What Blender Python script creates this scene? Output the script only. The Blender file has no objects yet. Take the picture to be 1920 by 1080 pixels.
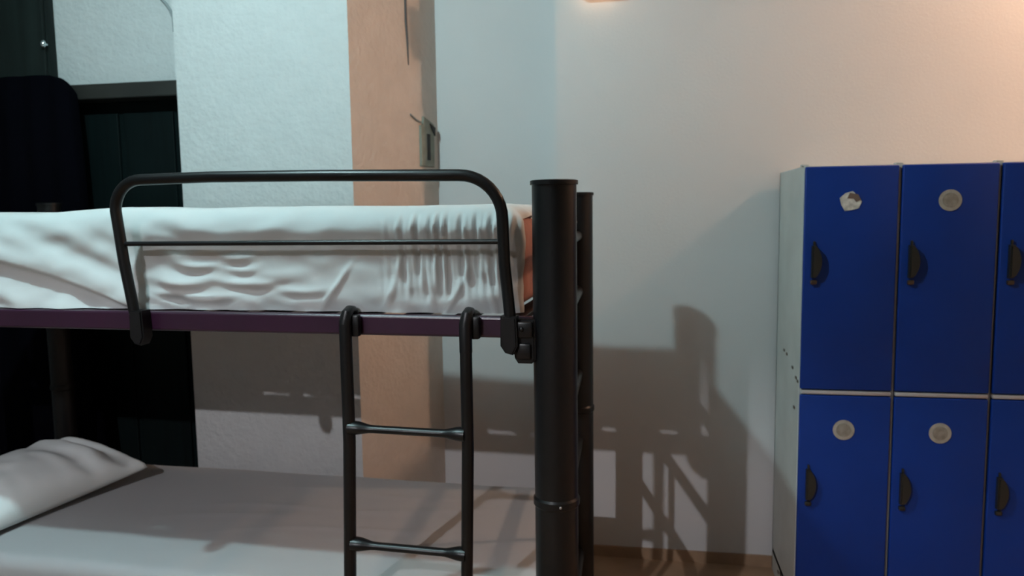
import bpy, bmesh, math, random
from mathutils import Vector, Matrix, noise
random.seed(4)
C = bpy.context.scene.collection
S = bpy.context.scene
# ------------------------------------------------------------------ camera
F = 1400.0                                   # focal length in pixels of the 1920 wide frame
YAW, PITCH, ROLL, CZ = math.radians(10), math.radians(5.7), math.radians(.8), 1.6
fw = Vector((-math.sin(YAW)*math.cos(PITCH), math.cos(YAW)*math.cos(PITCH), -math.sin(PITCH)))
r0 = Vector((math.cos(YAW), math.sin(YAW), 0)); u0 = r0.cross(fw)
rt = (r0*math.cos(ROLL) - u0*math.sin(ROLL)).normalized(); up = rt.cross(fw)
cam = bpy.data.objects.new('camera', bpy.data.cameras.new('camera')); C.objects.link(cam)
cam.matrix_world = Matrix(((rt.x, up.x, -fw.x, 0), (rt.y, up.y, -fw.y, 0), (rt.z, up.z, -fw.z, CZ), (0, 0, 0, 1)))
cam.data.sensor_width = 36; cam.data.lens = 36*F/1920; cam.data.clip_start = .02
S.camera = cam
cam.data.dof.use_dof = True; cam.data.dof.focus_distance = 1.25; cam.data.dof.aperture_fstop = 5.4   # the phone focused a little short
def at(x, y, Y):                             # the point of the plane at depth Y seen at a measured place of the photograph
    d = fw + rt*((x-960)/F) - up*((y-540)/F)
    return Vector((0, 0, CZ)) + d*(Y/d.y)
# ------------------------------------------------------------------ light and exposure
w = bpy.data.worlds.new('world'); S.world = w; w.use_nodes = True
w.node_tree.nodes['Background'].inputs[0].default_value = (.02, .02, .022, 1)
w.node_tree.nodes['Background'].inputs[1].default_value = .3
S.view_settings.view_transform = 'Standard'; S.view_settings.look = 'None'
S.view_settings.exposure = 0.34; S.view_settings.gamma = 1; S.view_settings.use_curve_mapping = False
# three bare bulbs hanging from the ceiling: place, colour, radiance of the bulb, bulb radius
LAMPS = [((-1.49, 1.245, 3.18), (.68, 1.0, 1.05), 1650, .042),
         ((-1.55, -1.50, 3.02), (.97, .98, 1.04), 10800, .022),
         ((2.21, 2.97, 3.08), (1.0, .62, .41), 640, .06)]
CEIL = 3.35
# ------------------------------------------------------------------ materials
def mat(name, col, rough=.6, metal=0, bump=0, bscale=60, var=0, vscale=8, emit=None, stretch=None, spec=None, sheen=0):
    m = bpy.data.materials.new(name); m.use_nodes = True
    nt = m.node_tree; b = nt.nodes['Principled BSDF']
    b.inputs['Base Color'].default_value = (*col, 1); b.inputs['Roughness'].default_value = rough
    b.inputs['Metallic'].default_value = metal
    if spec is not None: b.inputs['Specular IOR Level'].default_value = spec
    if sheen: b.inputs['Sheen Weight'].default_value = sheen
    tc = nt.nodes.new('ShaderNodeTexCoord'); mp = nt.nodes.new('ShaderNodeMapping')
    nt.links.new(tc.outputs['Object'], mp.inputs[0])
    if stretch: mp.inputs['Scale'].default_value = stretch
    if var:
        n = nt.nodes.new('ShaderNodeTexNoise'); n.inputs['Scale'].default_value = vscale; n.inputs['Detail'].default_value = 6
        nt.links.new(mp.outputs[0], n.inputs['Vector'])
        r = nt.nodes.new('ShaderNodeValToRGB')
        r.color_ramp.elements[0].position = .3; r.color_ramp.elements[1].position = .7
        r.color_ramp.elements[0].color = (*[c*(1-var) for c in col], 1); r.color_ramp.elements[1].color = (*[min(1, c*(1+var)) for c in col], 1)
        nt.links.new(n.outputs['Fac'], r.inputs[0]); nt.links.new(r.outputs[0], b.inputs['Base Color'])
    if bump:
        n = nt.nodes.new('ShaderNodeTexNoise'); n.inputs['Scale'].default_value = bscale; n.inputs['Detail'].default_value = 5
        nt.links.new(mp.outputs[0], n.inputs['Vector'])
        bp = nt.nodes.new('ShaderNodeBump'); bp.inputs['Strength'].default_value = bump; bp.inputs['Distance'].default_value = .01
        nt.links.new(n.outputs['Fac'], bp.inputs['Height']); nt.links.new(bp.outputs[0], b.inputs['Normal'])
    if emit:
        b.inputs['Emission Color'].default_value = (*emit[0], 1); b.inputs['Emission Strength'].default_value = emit[1]
    return m
M = dict(
    wall=mat('wall_paint', (.56, .55, .55), .75, var=.025, vscale=1.5, bump=.08, bscale=90),
    plaster=mat('rough_plaster', (.50, .50, .495), .8, bump=.55, bscale=38, var=.03, vscale=14),
    warmlit=mat('warmlit_plaster', (.55, .49, .44), .8, bump=.5, bscale=38, var=.04, vscale=10),
    ceil=mat('ceiling_paint', (.35, .345, .34), .85),
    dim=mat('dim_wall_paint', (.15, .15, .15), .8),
    warmwall=mat('right_wall_paint', (.62, .50, .42), .8),
    floor=mat('floor_tile', (.33, .21, .13), .5, var=.2, vscale=5),
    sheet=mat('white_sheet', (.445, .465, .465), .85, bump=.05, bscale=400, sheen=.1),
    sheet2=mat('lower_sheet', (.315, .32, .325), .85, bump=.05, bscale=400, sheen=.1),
    ticking=mat('mattress_ticking', (.26, .11, .085), .8, var=.12, vscale=25),
    pillow=mat('pillow_case', (.66, .70, .70), .85, bump=.05, bscale=300),
    black=mat('black_paint', (.004, .004, .0045), .36, spec=.28),
    purple=mat('purple_paint', (.019, .0035, .015), .33, var=.12, vscale=5),
    steel=mat('bolt_steel', (.45, .45, .46), .35, .8),
    blue=mat('locker_blue', (.003, .029, .20), .5, var=.08, vscale=3, spec=.22),
    grey=mat('locker_grey', (.46, .48, .46), .55, var=.08, vscale=6),
    strip=mat('shelf_grey', (.42, .38, .38), .5),
    handle=mat('handle_black', (.012, .012, .010), .45),
    brass=mat('latch_brown', (.07, .045, .03), .4, .4),
    disc=mat('disc_metal', (.42, .40, .36), .42, .35, var=.2, vscale=40),
    disc_in=mat('disc_inner', (.27, .25, .21), .5, .2, var=.25, vscale=60),
    tear=mat('disc_tear', (.16, .11, .09), .6),
    torn=mat('disc_torn', (.62, .60, .55), .5, .1, var=.35, vscale=45),
    dark=mat('dark_door', (.0022, .0058, .006), .6, var=.3, vscale=4, stretch=(12, 12, .6), spec=.12),
    lintel=mat('dark_wood', (.016, .0145, .012), .6, var=.3, vscale=6),
    wood2=mat('wardrobe_wood', (.005, .009, .008), .55, var=.35, vscale=3, stretch=(9, 9, .5), spec=.2),
    cloth=mat('black_cloth', (.0015, .0015, .003), .95, spec=.02),
    box=mat('box_plate', (.22, .23, .19), .6, var=.15, vscale=30),
    slot=mat('box_slot', (.02, .02, .02), .7),
    cable=mat('cable_dark', (.05, .045, .045), .6),
    cable2=mat('cable_grey', (.25, .27, .27), .6),
    holder=mat('lamp_holder', (.6, .6, .58), .5),
    amber=mat('amber_glass', (.9, .5, .25), .4, emit=((1.0, .66, .42), 1.6)),
)
# ------------------------------------------------------------------ helpers
def new(): return bmesh.new()
def box(bm, x0, x1, y0, y1, z0, z1, bev=0, seg=2):
    r = bmesh.ops.create_cube(bm, size=1)
    for v in r['verts']:
        v.co = Vector(((x0+x1)/2 + v.co.x*(x1-x0), (y0+y1)/2 + v.co.y*(y1-y0), (z0+z1)/2 + v.co.z*(z1-z0)))
    if bev:
        es = list({e for v in r['verts'] for e in v.link_edges})
        bmesh.ops.bevel(bm, geom=es, offset=bev, segments=seg, profile=.5, affect='EDGES')
def tube(bm, pts, rad, seg=20, caps=True, sx=1, sz=1):
    pts = [Vector(p) for p in pts]; rings = []
    rads = rad if isinstance(rad, (list, tuple)) else [rad]*len(pts)
    prev = None
    for i, p in enumerate(pts):
        a = pts[max(i-1, 0)]; b = pts[min(i+1, len(pts)-1)]; d = (b-a).normalized()
        if prev is None:
            prev = Vector((0, 1, 0)) if abs(d.y) < .9 else Vector((1, 0, 0))
        n = (prev - d*prev.dot(d)).normalized(); prev = n; bn = d.cross(n)
        rings.append([bm.verts.new(p + (n*math.cos(t)*sx + bn*math.sin(t)*sz)*rads[i]) for t in [2*math.pi*k/seg for k in range(seg)]])
    for a, b in zip(rings, rings[1:]):
        for k in range(seg): bm.faces.new((a[k], a[(k+1) % seg], b[(k+1) % seg], b[k]))
    if caps:
        bm.faces.new(rings[0][::-1]); bm.faces.new(rings[-1])
def lathe(bm, prof, cx, cy, seg=48):
    rings = [[bm.verts.new((cx + r*math.cos(2*math.pi*k/seg), cy + r*math.sin(2*math.pi*k/seg), z)) for k in range(seg)] for r, z in prof]
    for a, b in zip(rings, rings[1:]):
        for k in range(seg): bm.faces.new((a[k], a[(k+1) % seg], b[(k+1) % seg], b[k]))
    bm.faces.new(rings[0][::-1]); bm.faces.new(rings[-1])
def prism(bm, poly, y0, y1, bev=0):          # a polygon in x,z pushed from y0 to y1
    a = [bm.verts.new((x, y0, z)) for x, z in poly]; b = [bm.verts.new((x, y1, z)) for x, z in poly]
    fs = [bm.faces.new(a), bm.faces.new(b[::-1])]
    n = len(poly)
    for i in range(n): bm.faces.new((a[i], b[i], b[(i+1) % n], a[(i+1) % n]))
    if bev: bmesh.ops.bevel(bm, geom=list(fs[0].edges), offset=bev, segments=2, affect='EDGES')
def quadprism(bm, poly, z0, z1):             # a polygon in x,y raised from z0 to z1
    a = [bm.verts.new((x, y, z0)) for x, y in poly]; b = [bm.verts.new((x, y, z1)) for x, y in poly]
    bm.faces.new(a); bm.faces.new(b[::-1]); n = len(poly)
    for i in range(n): bm.faces.new((a[i], a[(i+1) % n], b[(i+1) % n], b[i]))
def obj(name, bm, m, parent=None, smooth=True, angle=40):
    bmesh.ops.recalc_face_normals(bm, faces=bm.faces)
    me = bpy.data.meshes.new(name); bm.to_mesh(me); bm.free()
    for mm in (m if isinstance(m, (list, tuple)) else [m]): me.materials.append(mm)
    if smooth:
        for p in me.polygons: p.use_smooth = True
        me.set_sharp_from_angle(angle=math.radians(angle))
    o = bpy.data.objects.new(name, me); C.objects.link(o)
    if parent: o.parent = parent
    return o
def tag(o, label, cat, group=None):
    o['label'] = label; o['category'] = cat
    if group: o['group'] = group
    return o
def thing(name, label, cat, loc=(0, 0, 0), rz=0, group=None):
    o = bpy.data.objects.new(name, None); C.objects.link(o); o.location = loc; o.rotation_euler = (0, 0, rz)
    return tag(o, label, cat, group)
def struct(name, bm, m, parent=None, label=None):
    o = obj(name, bm, m, parent, smooth=False)
    if not parent: o['kind'] = 'structure'
    if label: o['label'] = label
    return o
def bl(bm, *a, **k): box(bm, *a, **k); return bm
# ------------------------------------------------------------------ the room
XL, XR, YB = -3.7, 2.9, -3.6
struct('floor', bl(new(), XL-.1, XR+.1, YB-.1, 4.0, -.1, 0), M['floor'])
struct('ceiling', bl(new(), XL-.1, XR+.1, YB-.1, 4.0, CEIL, CEIL+.1), M['ceil'])
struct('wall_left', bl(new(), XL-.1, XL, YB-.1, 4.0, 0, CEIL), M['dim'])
struct('wall_right', bl(new(), XR, XR+.1, YB-.1, 4.0, 0, CEIL), M['warmwall'])
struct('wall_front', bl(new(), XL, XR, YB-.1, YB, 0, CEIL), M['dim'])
b = new(); quadprism(b, [(-.385, 3.38), (XR, 3.38), (XR, 3.9), (-1.2, 3.9), (-1.2, 3.62), (-.40, 3.62)], 0, CEIL)
struct('wall_back', b, M['wall'])
b = new(); quadprism(b, [(-1.955, 2.95), (-1.18, 2.95), (-1.0, 3.62), (-1.2, 3.9), (-1.98, 3.9)], 0, CEIL)
# thin skin loops so that the plaster edges can wander a little
pil = struct('wall_pillar', b, [M['plaster'], M['warmlit']])
for f in pil.data.polygons:                  # right-hand face: glow of the orange bulb tinted into its plaster colour
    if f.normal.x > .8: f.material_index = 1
struct('wall_above', bl(new(), XL, -1.97, 3.2, 3.9, 2.215, CEIL), M['plaster'])
b = new(); box(b, XL, -1.97, 3.26, 3.32, 0, 2.215)
for k in range(6): box(b, XL+.1+k*.29, XL+.36+k*.29, 3.245, 3.262, .1, 2.1, .004)
d1 = struct('door_1', b, M['dark'])
struct('trim_1', bl(new(), -2.80, -1.965, 3.15, 3.25, 2.155, 2.225, bev=.006), M['lintel'])
b = new(); box(b, -.38, XR, 3.367, 3.38, 0, .05); struct('baseboard_back', b, M['floor'])

# ------------------------------------------------------------------ bunk bed (its own axes: x along the front, y towards the wall)
BR = math.radians(-2)
PF = at(1040, 500, 1.87)
bed = thing('bunk_bed', 'black steel bunk bed with thick round posts, purple side rail and ladder', 'bunk bed', (PF.x, PF.y, 0), BR)
R = .056; W = .93; LEN = 2.40; RS = -.05    # rear posts stand slightly inboard
def post(x, y, r, top):
    b = new()
    lathe(b, [(r, 0), (r, .845), (r+.004, .850), (r+.004, .866), (r, .872), (r, top-.012)], x, y)
    p = obj('post', b, M['black'], bed, angle=30)
    b = new(); lathe(b, [(r+.004, top-.012), (r+.004, top-.002), (r-.002, top)], x, y)
    obj('post_cap', b, M['black'], p, angle=30)
    return p
post(0, 0, R, 1.682); rear = post(RS, W, .052, 1.675); post(-LEN, 0, R, 1.682); post(-LEN+.03, W, .045, 1.675)
def bolt(x, y, z, par, r=.006):
    b = new(); bmesh.ops.create_uvsphere(b, u_segments=12, v_segments=8, radius=r)
    for v in b.verts: v.co = Vector((x + v.co.x, y + v.co.y*.6, z + v.co.z))
    o = obj('bolt', b, M['steel'], par); return o
for z in (1.566, 1.30, .735): bolt(RS-.008, W-.053, z, rear, .008)
bolt(.018, -.056, .858, bed, .004)
# end bars between the posts
for nm, xx, yy in (('foot', 0, RS), ('head', -LEN, -LEN+.03)):
    for z, r in ((1.31, .02), (.30, .02)) if nm == 'head' else ((1.515, .018), (1.31, .02), (1.0, .018), (.745, .018), (.30, .02)):
        b = new(); tube(b, [(xx, .05, z), (yy, W-.04, z)], r); obj('end_bar', b, M['black'], bed)
    b = new(); tube(b, [((xx+yy)/2, W/2, .30), ((xx+yy)/2, W/2, 1.0 if nm == 'foot' else 1.31)], .011); obj('end_upright', b, M['black'], bed)
for zt, nm in ((1.338, 'upper'), (.31, 'lower')):
    for y0 in (-.022, W-.02):
        b = new()
        box(b, -LEN+.05, -.05, y0, y0+.032, zt-.055, zt, .007, 3)
        obj('side_rail', b, M['purple'], bed, smooth=False)
    for k in range(16):
        b = new(); box(b, -LEN+.09+k*.145, -LEN+.14+k*.145, .0, W-.02, zt-.02, zt-.006, .002)
        obj('slat', b, M['black'], bed)
# guard rail
g_pts = []
def arc(cx, cz, r, a0, a1, y0, y1, n=10):
    return [(cx + r*math.cos(a0+(a1-a0)*k/n), y0+(y1-y0)*k/n, cz + r*math.sin(a0+(a1-a0)*k/n)) for k in range(n+1)]
b = new()
LX, RX, TZ = -1.215, -.118, 1.700
pts = [(LX+.035, -.045, 1.275), (LX+.03, -.045, 1.33), (LX+.012, -.053, 1.48)] + arc(LX+.085, TZ-.078, .083, math.pi, math.pi/2, -.060, -.062)
pts += [(LX+.3, -.062, TZ+.008), (-.6, -.062, TZ+.004)] + arc(RX-.11, TZ-.112, .108, math.pi/2, 0, -.062, -.058) + [(RX+.0, -.053, 1.48), (RX+.012, -.045, 1.33), (RX+.014, -.045, 1.26)]
tube(b, pts, .0150, 20)
guard = obj('guard_rail', b, M['black'], bed)
b = new(); tube(b, [(LX+.02, -.055, 1.531), (-.6, -.055, 1.531), (RX-.006, -.055, 1.531)], .0068, 12); obj('rail_bar', b, M['black'], guard)
for x, sgn in ((LX+.042, -1), (RX+.008, 1)):
    b = new(); prism(b, [(x-.019, 1.345), (x+.021, 1.345), (x+.024, 1.27), (x+.012, 1.247), (x-.008, 1.252), (x-.020, 1.27)], -.064, -.024, .004)
    br = obj('rail_foot', b, M['black'], guard)
# bracket that ties the rail to the front post
b = new()
prism(b, [(-.108, 1.335), (-.045, 1.335), (-.045, 1.232), (-.054, 1.222), (-.09, 1.222), (-.098, 1.235), (-.102, 1.262), (-.118, 1.283), (-.125, 1.30)], -.040, -.012, .004)
rb = obj('rail_bracket', b, M['black'], bed)
for bx in ((-.10, -.05, -.052, -.038, 1.29, 1.33), (-.092, -.055, -.050, -.038, 1.235, 1.275)):
    obj('clamp_block', bl(new(), *bx, bev=.005), M['black'], rb)
bolt(-.077, -.054, 1.312, bed, .006).data.materials[0] = M['black']
# ladder
lad_b = new()
tube(lad_b, [(-.549, -.052, 1.318), (-.549, -.052, 1.0), (-.562, -.052, .6), (-.565, -.052, .08)], .0168, 20)
lad = obj('ladder', lad_b, M['black'], bed)
b = new(); tube(b, [(-.222, -.052, 1.318), (-.222, -.052, 1.0), (-.233, -.052, .6), (-.236, -.052, .08)], .0158, 20); obj('ladder_side', b, M['black'], lad)
for x in (-.549, -.222):
    b = new(); tube(b, [(x, -.052, 1.25), (x, -.052, 1.322), (x+.003, -.046, 1.344), (x+.003, -.03, 1.352), (x+.003, -.008, 1.350), (x+.003, .006, 1.338)], [.0168, .0168, .0155, .0125, .011, .010], 16)
    obj('ladder_hook', b, M['black'], lad)
    obj('hook_pad', bl(new(), x+.008, x+.034, -.046, -.024, 1.282, 1.340, bev=.005), M['black'], lad)
for z in (1.038, .716, .394, .12):
    b = new(); n = 28; x0, x1 = -.545 - (1.2-z)*.012, -.226 - (1.2-z)*.012
    pl = []; rl = []
    for k in range(n+1):
        t = k/n; e = min(t, 1-t)
        f = 1-min(1, max(0, (e-.04)/.16)); f = f*f*(3-2*f)
        pl.append((x0+(x1-x0)*t, -.052, z + .001*f - .003*t)); rl.append(.0105 + .008*f)
    tube(b, pl, rl, 18, sx=1.25); obj('rung', b, M['black'], lad)

# ------------------------------------------------------------------ mattresses and sheets
Mx = Matrix.Translation((PF.x, PF.y, 0)) @ Matrix.Rotation(BR, 4, 'Z')
def onbed(o): o.matrix_world = Mx; return o
def gauss(x, s): return math.exp(-(x/s)**2)
def sm(e0, e1, x):
    t = min(1, max(0, (x-e0)/(e1-e0))); return t*t*(3-2*t)
def mattress(name, z0, z1, x0, x1, y0, y1, lab):
    b = new(); box(b, x0, x1, y0, y1, z0, z1, .07, 6)
    return onbed(tag(obj(name, b, M['ticking']), lab, 'mattress'))
def cover(x0, x1, y0, y1, z0, z1, r, disp, nx=420, ny=150, lip=.05, wrap1=1.0, step_wrap=14):
    # profile front-bottom -> top -> back-bottom, as (y, z, normal)
    prof = []; h = z1-r-z0; q = r*math.pi/2; wd = (y1-y0)-2*r; tot = 2*h+2*q+wd
    for i in range(ny+1):
        # denser sampling on the front side
        t = i/ny; s = tot*(t**1.5*.75+t*.25)
        if s < h: prof.append((y0, z0+s, -1, 0))
        elif s < h+q: a = (s-h)/r; prof.append((y0+r-r*math.cos(a), z1-r+r*math.sin(a), -math.cos(a), math.sin(a)))
        elif s < h+q+wd: prof.append((y0+r+(s-h-q), z1, 0, 1))
        elif s < h+2*q+wd: a = (s-h-q-wd)/r; prof.append((y1-r+r*math.sin(a), z1-r+r*math.cos(a), math.sin(a), math.cos(a)))
        else: prof.append((y1, z1-r-(s-h-2*q-wd), 1, 0))
    cols = []                                # (x, inset, nx)
    cols += [(x0, r+k*lip/3, -1) for k in (3, 2, 1)]
    cols += [(x0+r-r*math.cos(a), r-r*math.sin(a), -math.cos(a)) for a in [k*math.pi/2/step_wrap for k in range(step_wrap)]]
    cols += [(x0+r+(x1-x0-2*r)*k/nx, 0, 0) for k in range(nx+1)]
    cols += [(x1-r+r*math.sin(a), r-r*math.cos(a), math.sin(a)) for a in [k*math.pi/2*(wrap1/step_wrap) for k in range(1, step_wrap+1)]]
    if wrap1 == 1: cols += [(x1, r+k*lip/5, 1) for k in range(1, 6)]
    bm = new(); rows = []
    for cx, ins, nxx in cols:
        row = []
        for (y, z, ny_, nz) in prof:
            nv = Vector((nxx, ny_*math.sqrt(max(0, 1-nxx*nxx)), nz*math.sqrt(max(0, 1-nxx*nxx))))
            p = Vector((cx, y - ny_*ins, z - nz*ins))
            d = disp(p, ny_, nz, nxx)
            row.append(bm.verts.new(p + nv*d))
        rows.append(row)
    for a, c in zip(rows, rows[1:]):
        for k in range(len(a)-1): bm.faces.new((a[k], c[k], c[k+1], a[k+1]))
    return bm
mattress('mattress', 1.338, 1.614, -LEN+.09, -.087, .034, W-.02, 'thick salmon coloured mattress on the upper bunk, under a white sheet')
mattress('mattress', .312, .532, -LEN+.09, -.072, .022, W-.03, 'mattress on the lower bunk, under the spread pale sheet')
def d_up(p, ny_, nz, nx_):
    a, z, y = p.x, p.z, p.y
    d = .003*noise.noise(Vector((a*6, y*6, z*6)))
    front = 1 if ny_ < -.05 else 0
    side = max(0, -ny_)
    # soft lumps of the top
    d += max(0, nz)*(.005*noise.noise(Vector((a*3, y*3, 1))) + .010*gauss(a+1.30, .16)*gauss(y-.12, .25) - .004*gauss(a+1.62, .2))
    if front:
        # big slanting tuck on the left: upper layer folded over the lower
        ln = 1.500 - .33*(a+1.69) + .02*math.sin((a+1.7)*5)
        k = sm(-1.12, -1.24, a)
        d += side*k*(.024*sm(-.030, -.012, z-ln)*(1-.9*sm(.0, .075, z-ln)) + .024*sm(-.045, -.13, z-ln))
        d += side*k*.004*math.sin((z-ln)*70 + a*9)*sm(0, .08, z-ln)*sm(.2, .1, z-ln)
        # gather near the left foot of the guard rail
        d += side*.008*gauss(a+1.10, .05)*math.sin(z*70+a*20)*sm(1.34, 1.38, z)
        # horizontal puckers
        for (ca, cz, sa, sz, am) in ((-1.03, 1.463, .06, .010, .012), (-.90, 1.487, .05, .010, .013), (-.88, 1.452, .04, .009, .011),
                                     (-1.06, 1.415, .07, .011, .011), (-.86, 1.415, .10, .010, .011), (-1.12, 1.385, .05, .010, .010), (-.70, 1.395, .08, .010, .009),
                                     (-.99, 1.505, .09, .012, .007), (-1.0, 1.372, .10, .010, .010), (-.78, 1.44, .05, .012, .006)):
            zz = z-cz-.10*(a-ca)*(a-ca)/sa
            d += .75*side*am*gauss(a-ca, sa)*(gauss(zz, sz) - .6*gauss(zz+sz*2.0, sz))
        # pleats towards the right end
        k = sm(-.50, -.36, a)*sm(-.07, -.14, a)
        d += max(side, .3)*k*sm(1.36, 1.45, z)*sm(1.615, 1.57, z)*(.0055*math.sin(a*190+4*noise.noise(Vector((a*9, z*3, 2)))) + .004*math.sin(a*310+z*12))
        for (ca, cz, sl, wd_, ln_, am) in ((-.60, 1.41, 1.2, .010, .06, .009), (-.44, 1.40, .5, .010, .07, .009), (-.33, 1.42, -.1, .010, .08, .010), (-.26, 1.40, .9, .010, .07, .008), (-.17, 1.42, -.3, .008, .10, .011)):
            u = (a-ca) - (z-cz)*sl*.6
            d += side*am*gauss(u, wd_)*gauss(z-cz, ln_)
        # loose hem above the rail
        d += side*.006*sm(1.39, 1.345, z)*math.sin(a*42+3*noise.noise(Vector((a*4, 0, 0))))
        d += side*.006*noise.noise(Vector((a*14, 3, z*22)))
    if nx_ > 0:
        d += nx_*.010*math.sin(y*48+z*20)*sm(1.36, 1.5, z)
    return d
bm = cover(-LEN+.078, -.082, .014, W-.005, 1.341, 1.626, .075, d_up, wrap1=.66)
sheet_top = onbed(tag(obj('bed_sheet', bm, M['sheet'], angle=180), 'white sheet tucked and creased over the upper bunk mattress behind the guard rail', 'bed sheet'))
def d_lo(p, ny_, nz, nx_):
    a, z, y = p.x, p.z, p.y
    d = .004*noise.noise(Vector((a*4, y*4, z*4)))
    if nz > .3:
        for (ca, cy, ang, wd_, ln_, am) in ((-.95, .55, .12, .018, .45, .0045), (-.75, .40, .22, .016, .40, .005), (-.55, .60, .35, .015, .35, .004), (-.9, .72, .05, .014, .4, .004), (-1.2, .45, .3, .02, .3, .004), (-.45, .3, .5, .014, .3, .004)):
            ca_, sa_ = math.cos(ang), math.sin(ang); u = (a-ca)*ca_+(y-cy)*sa_; v = -(a-ca)*sa_+(y-cy)*ca_
            v += .03*math.sin(u*6)
            d += am*gauss(u, ln_)*gauss(v, wd_)
    return d
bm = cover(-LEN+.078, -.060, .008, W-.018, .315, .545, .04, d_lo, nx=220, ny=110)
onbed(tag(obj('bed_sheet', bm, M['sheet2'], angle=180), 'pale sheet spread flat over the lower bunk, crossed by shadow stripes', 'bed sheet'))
# pillow
b = new(); n = 70; PW, PL, PT = .66, .46, .125
grid = {}
for side in (1, -1):
    for i in range(n+1):
        for j in range(n+1):
            u, v = 2*i/n-1, 2*j/n-1
            if side == -1 and (abs(u) == 1 or abs(v) == 1): grid[side, i, j] = grid[1, i, j]; continue
            x = PW/2*u*(1-.10*(1-v*v)*u*u); y = PL/2*v*(1-.12*(1-u*u)*v*v)
            t = PT*(max(0, 1-u*u)*max(0, 1-v*v))**.42 if side == 1 else PT*.42*(max(0, 1-u*u)*max(0, 1-v*v))**.42
            e = (max(0, 1-u*u)*max(0, 1-v*v))**.25
            wr = .0
            if side == 1:
                wr = .020*e*math.sin(u*17+v*2.2+2*noise.noise(Vector((u*2, v*2, 3))))*sm(-.1, .7, u) + .006*e*noise.noise(Vector((u*6, v*3, 1)))
            grid[side, i, j] = b.verts.new((x, y, side*t + wr))
for side in (1, -1):
    for i in range(n):
        for j in range(n): b.faces.new((grid[side, i, j], grid[side, i+1, j], grid[side, i+1, j+1], grid[side, i, j+1]))
pw = obj('pillow', b, M['pillow'], angle=180)
tag(pw, 'plump white pillow with a pinched corner lying on the lower bunk', 'pillow')
PILLOW_A, PILLOW_D, PILLOW_Z = -2.06, .42, .605
c = Mx @ Vector((PILLOW_A, PILLOW_D, PILLOW_Z))
pw.location = c; pw.rotation_euler = (math.radians(4), math.radians(-3), math.radians(75))

# ------------------------------------------------------------------ lockers
LX0, LW, LT, LM, NCOL = .574, .3235, 1.756, .927, 4
YF, YW = 2.86, 3.36
lk = thing('locker_bank', 'bank of tall grey steel lockers with two rows of blue doors', 'lockers', (LX0+LW*2, (YF+YW)/2, 0))
def loc(o): o.location = (-lk.location.x, -lk.location.y, 0); return o
X1 = LX0+LW*NCOL
b = new()
box(b, LX0, LX0+.012, YF+.02, YW, .0, LT, .002); box(b, X1-.012, X1, YF+.02, YW, 0, LT-.004, .002)
box(b, LX0+.004, X1, YF+.018, YW, LT-.014, LT-.001, .001); box(b, LX0, X1, YW-.012, YW, .0, LT-.004)
box(b, LX0, X1, YF+.03, YW, .08, .10)
for k in range(1, NCOL): box(b, LX0+LW*k-.006, LX0+LW*k+.006, YF+.022, YW, .08, LT-.004)
loc(obj('body', b, M['grey'], lk, smooth=False))
b = new()
for k in range(NCOL): box(b, LX0+LW*k+.008, LX0+LW*(k+1)-.008, YF+.001, YF+.03, LM-.008, LM+.006, .003)
box(b, LX0+.01, X1-.01, YF+.03, YW-.02, LM-.008, LM+.002)
loc(obj('shelf', b, M['strip'], lk))
for k in range(NCOL+1):
    x = LX0+LW*k + (.004 if k == 0 else 0)
    loc(obj('top_clip', bl(new(), x-.012, x+.012, YF+.02, YF+.05, LT-.001, LT+.006, bev=.002), M['grey'], lk))
for (yy, zz) in ((2.90, .958), (2.93, .965), (3.0, .99), (3.12, 1.02), (3.18, 1.025), (2.95, .845), (3.2, .06), (3.15, .075)):
    loc(obj('side_rivet', bl(new(), LX0-.003, LX0+.001, yy-.012, yy+.012, zz-.005, zz+.005, bev=.001), M['brass'], lk))
def disc(x, z, torn, par):
    for rr, yy, nm, mm in ((.0375, YF-.003, 'door_disc', 'disc'), (.0255, YF-.005, 'disc_centre', 'disc_in')):
        n = 9 if torn else 32; q = [1, .82, 1.02, .95, 1.05, .88, 1.0, .80, .97]
        if torn and nm == 'disc_centre':     # a ragged brown tear instead of the printed middle
            pts_ = [(x-.012, z+.012), (x-.004, z+.032), (x+.024, z+.026), (x+.034, z+.006), (x+.018, z-.001), (x+.010, z+.010)]; nm, mm = 'tear', 'tear'
        else: pts_ = [(x + rr*(q[k] if torn else 1)*math.cos(2*math.pi*k/n), z + rr*(q[k] if torn else 1)*math.sin(2*math.pi*k/n)) for k in range(n)]
        b = new(); prism(b, pts_, yy, YF+.001)
        o = obj(nm, b, M['torn'] if torn and nm == 'door_disc' else M[mm], par, smooth=False)
        if torn and nm == 'door_disc': o['label'] = 'torn silvery round sticker'
for row, (z0, z1) in enumerate(((LM+.010, LT-.004), (.10, LM-.012))):
    for k in range(NCOL):
        x0, x1 = LX0+LW*k+(.006 if k else .002), LX0+LW*(k+1)-.006
        b = new(); box(b, x0, x1, YF, YF+.020, z0, z1, .005, 3)
        dr = loc(obj('locker_door', b, M['blue'], lk))
        hz = 1.410 if row == 0 else .577; hx = x0+.036
        # crescent shaped pull
        b = new(); n = 16; out = []
        for i in range(n+1):
            t = -1+2*i/n; out.append((hx+.004+.020*(1-t*t), hz+.058*t))
        out = [(hx-.010, hz-.058)] + out + [(hx-.010, hz+.058)]
        prism(b, out, YF-.022, YF+.001, .005)
        obj('handle', b, M['handle'], dr)
        obj('handle_tab', bl(new(), hx-.005, hx+.003, YF-.008, YF+.001, hz+.056, hz+.075, bev=.003), M['handle'], dr)
        b = new(); box(b, hx-.012, hx+.010, YF-.014, YF+.001, hz-.082, hz-.066, .004)
        obj('latch', b, M['brass'] if row == 0 else M['handle'], dr)
        dz = 1.625 if row == 0 else .788
        disc((x0+x1)/2 + (-.003 if k == 0 else 0), dz, row == 0 and k == 0, dr)

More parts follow.
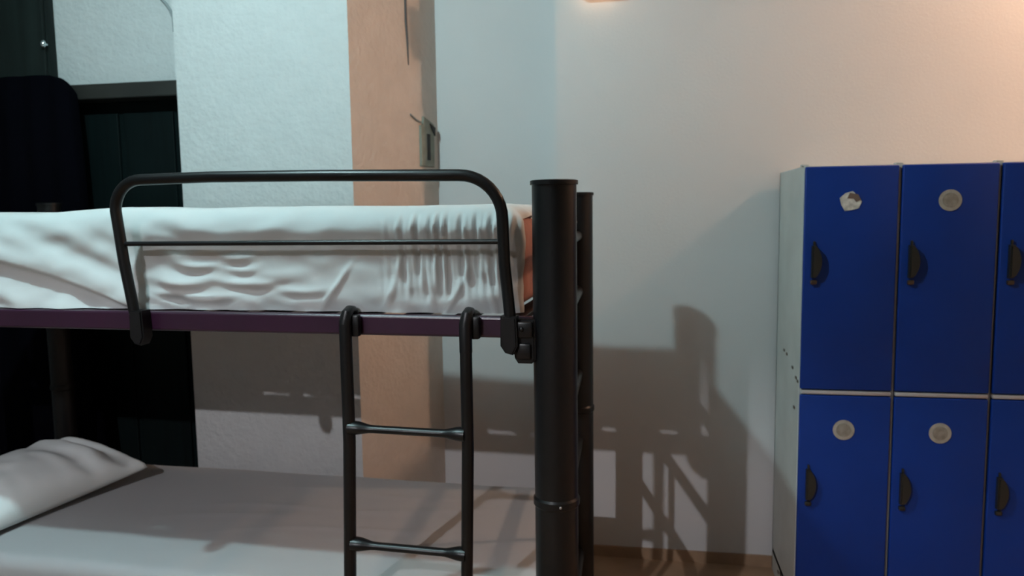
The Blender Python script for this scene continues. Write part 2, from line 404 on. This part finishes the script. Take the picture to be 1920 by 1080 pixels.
# ------------------------------------------------------------------ things at the left, behind the bed
p = at(93, 60, 3.16)
wx = p.x
wd = thing('wardrobe', 'tall dark wooden cupboard with a small shiny knob, left edge behind the bed', 'wardrobe', (wx-.35, 3.1, 0))
def lw(o, t=wd): o.location = tuple(-v for v in t.location); return o
lw(obj('body', bl(new(), wx-.80, wx, 3.145, 3.195, 0, CEIL-.02, bev=.004), M['wood2'], wd))
dd = lw(obj('cupboard_door', bl(new(), wx-.78, wx-.006, 3.125, 3.145, .05, CEIL-.05, bev=.004), M['wood2'], wd))
kp = at(81, 82, 3.105)
b = new(); bmesh.ops.create_uvsphere(b, u_segments=20, v_segments=12, radius=.011)
for v in b.verts: v.co = Vector((kp.x + v.co.x, kp.y + v.co.y, kp.z + v.co.z*1.5))
tube(b, [(kp.x, kp.y, kp.z), (kp.x, 3.126, kp.z)], .005, 12)
kb = obj('knob', b, mat('chrome', (.75, .85, .88), .15, 1), dd)
kb['label'] = 'shiny metal knob'
# black garment hanging in front
tl, tr, bt = at(-60, 148, 3.07), at(128, 160, 3.07), at(60, 398, 3.07)
b = new(); NX, NZ = 50, 50; g0 = {}; g1 = {}
zt, zb = tl.z, .42
for i in range(NX+1):
    u = i/NX; x = tl.x + (tr.x-tl.x)*u
    top = zt - .085*max(0, (u-.78)/.22)**2.2
    for j in range(NZ+1):
        v = j/NZ; z = top + (zb-top)*v
        xx = x + .010*math.sin(v*7)*u + .03*u*v
        bulge = .022*math.sin(math.pi*min(1, v*10+.05)/2)
        edge = math.sqrt(max(0, 1-(2*u-1)**6))
        y = 3.072 + .006*math.sin(u*26+v*3) + .004*noise.noise(Vector((u*8, v*8, 0)))
        g0[i, j] = b.verts.new((xx, y - bulge*edge, z)); g1[i, j] = b.verts.new((xx, 3.122, z))
for i in range(NX):
    for j in range(NZ):
        b.faces.new((g0[i, j], g0[i+1, j], g0[i+1, j+1], g0[i, j+1])); b.faces.new((g1[i, j], g1[i, j+1], g1[i+1, j+1], g1[i+1, j]))
for i in range(NX):
    for j in (0, NZ): b.faces.new((g0[i, j], g0[i+1, j], g1[i+1, j], g1[i, j]))
for j in range(NZ):
    for i in (0, NX): b.faces.new((g0[i, j], g0[i, j+1], g1[i, j+1], g1[i, j]))
tag(obj('hanging_coat', b, M['cloth'], angle=60), 'long black cloth garment with a rounded shoulder hanging on the dark cupboard', 'coat')

# ------------------------------------------------------------------ things on the pillar and walls
# the right face of the pillar runs from (-1.18, 2.95) to (-1.0, 3.62)
fa = Vector((-1.18, 2.95, 0)); fb = Vector((-1.0, 3.62, 0)); fdir = (fb-fa).normalized(); fn = Vector((fdir.y, -fdir.x, 0))
fang = math.atan2(fdir.y, fdir.x)
sb = thing('wall_box', 'small olive grey electrical box with a dark slot on the pillar edge', 'electrical box', tuple(fa + fdir*.585 + Vector((0, 0, 1.83))), fang)
b = new(); prism(b, [(-.062, 0), (.055, 0), (.055, .165), (.060, .17), (.058, .205), (-.035, .235), (-.040, .195), (-.062, .19)], -.012, .0, .002)
obj('plate', b, M['box'], sb, smooth=False)
b = new(); box(b, -.012, .018, -.0135, -.010, .03, .155, .003); obj('slot', b, M['slot'], sb)
b = new(); prism(b, [(.015, .205), (.062, .190), (.060, .150), (.030, .178)], -.018, -.010, .001); obj('cap', b, M['slot'], sb)
b = new(); tube(b, [(-.14, -.004, .232), (-.09, -.005, .212), (-.05, -.006, .205)], .004, 8); obj('wire_end', b, M['cable2'], sb)
def onface(px, py):
    # where the sight line through a measured place meets the pillar's right face
    d = fw + rt*((px-960)/F) - up*((py-540)/F); o = Vector((0, 0, CZ))
    return o + d*((fa-o).dot(fn)/d.dot(fn))
pts = [onface(x, y) + fn*.003 for x, y in ((757, -40), (759, 0), (760, 40), (763, 80), (765, 122))]
b = new(); tube(b, pts, [.006, .006, .006, .005, .002], 10)
tag(obj('wall_cable', b, M['cable']), 'thin dark cable running down the upper pillar face', 'cable')
pts = [at(x, y, 3.188) for x, y in ((285, -30), (300, -5), (312, 8), (320, 20), (325, 34), (327, 60))]
b = new(); tube(b, pts, .007, 10)
tag(obj('wall_cable', b, M['cable2']), 'grey cable curving down the white wall above the dark doorway', 'cable')
# amber wall light at the top edge of the picture
a0 = at(1078, 2, 3.30); a1 = at(1156, 0, 3.30)
wl = thing('wall_light', 'small amber glass light box high on the white wall', 'wall light', ((a0.x+a1.x)/2, 3.38, a0.z+.036))
hw = (a1.x-a0.x)/2
obj('glass_shade', bl(new(), -hw, hw, -.09, -.01, .0, .14, bev=.008), M['amber'], wl)
obj('back_plate', bl(new(), -hw-.01, hw+.01, -.012, 0, .02, .16, bev=.003), M['holder'], wl)
# hanging bulbs
names = ['bare cool white bulb hanging above the front of the bunk bed', 'white bulb under a flat conical shade added to cut its low rays, hanging behind the photographer', 'bare orange bulb hanging above the right end of the lockers']
for (p, col, st, r), lab in zip(LAMPS, names):
    t = thing('hanging_bulb', lab, 'lamp', (p[0], p[1], CEIL))
    b = new(); zc = p[2]-CEIL
    bmesh.ops.create_uvsphere(b, u_segments=32, v_segments=20, radius=r)
    for v in b.verts: v.co.z += zc
    obj('bulb', b, mat('bulb_glow', (.9, .9, .9), .5, emit=(col, st)), t)
    b = new(); lathe(b, [(.018, zc+r-.006), (.02, zc+r+.04), (.008, zc+r+.05)], 0, 0, 20) if zc+r+.05 < 0 else lathe(b, [(.018, zc+r-.006), (.02, -.004)], 0, 0, 20)
    obj('socket', b, M['holder'], t)
    if zc+r+.05 < -.01:
        b = new(); tube(b, [(0, 0, zc+r+.048), (0, 0, 0)], .004, 8); obj('cord', b, M['cable'], t)
    if p[1] < 0:                             # unseen conical shade, added to keep shallow rays off the upper wall
        b = new(); seg = 48; rings = []
        for rr, zz in ((.03, .09), (.342, -.146), (.339, -.150), (.026, .084)):
            rings.append([b.verts.new((rr*math.cos(2*math.pi*k/seg), rr*math.sin(2*math.pi*k/seg), zc+zz)) for k in range(seg)])
        for i in range(4):
            a, c_ = rings[i], rings[(i+1) % 4]
            for k in range(seg): b.faces.new((a[k], a[(k+1) % seg], c_[(k+1) % seg], c_[k]))
        obj('cutoff_shade', b, M['holder'], t)
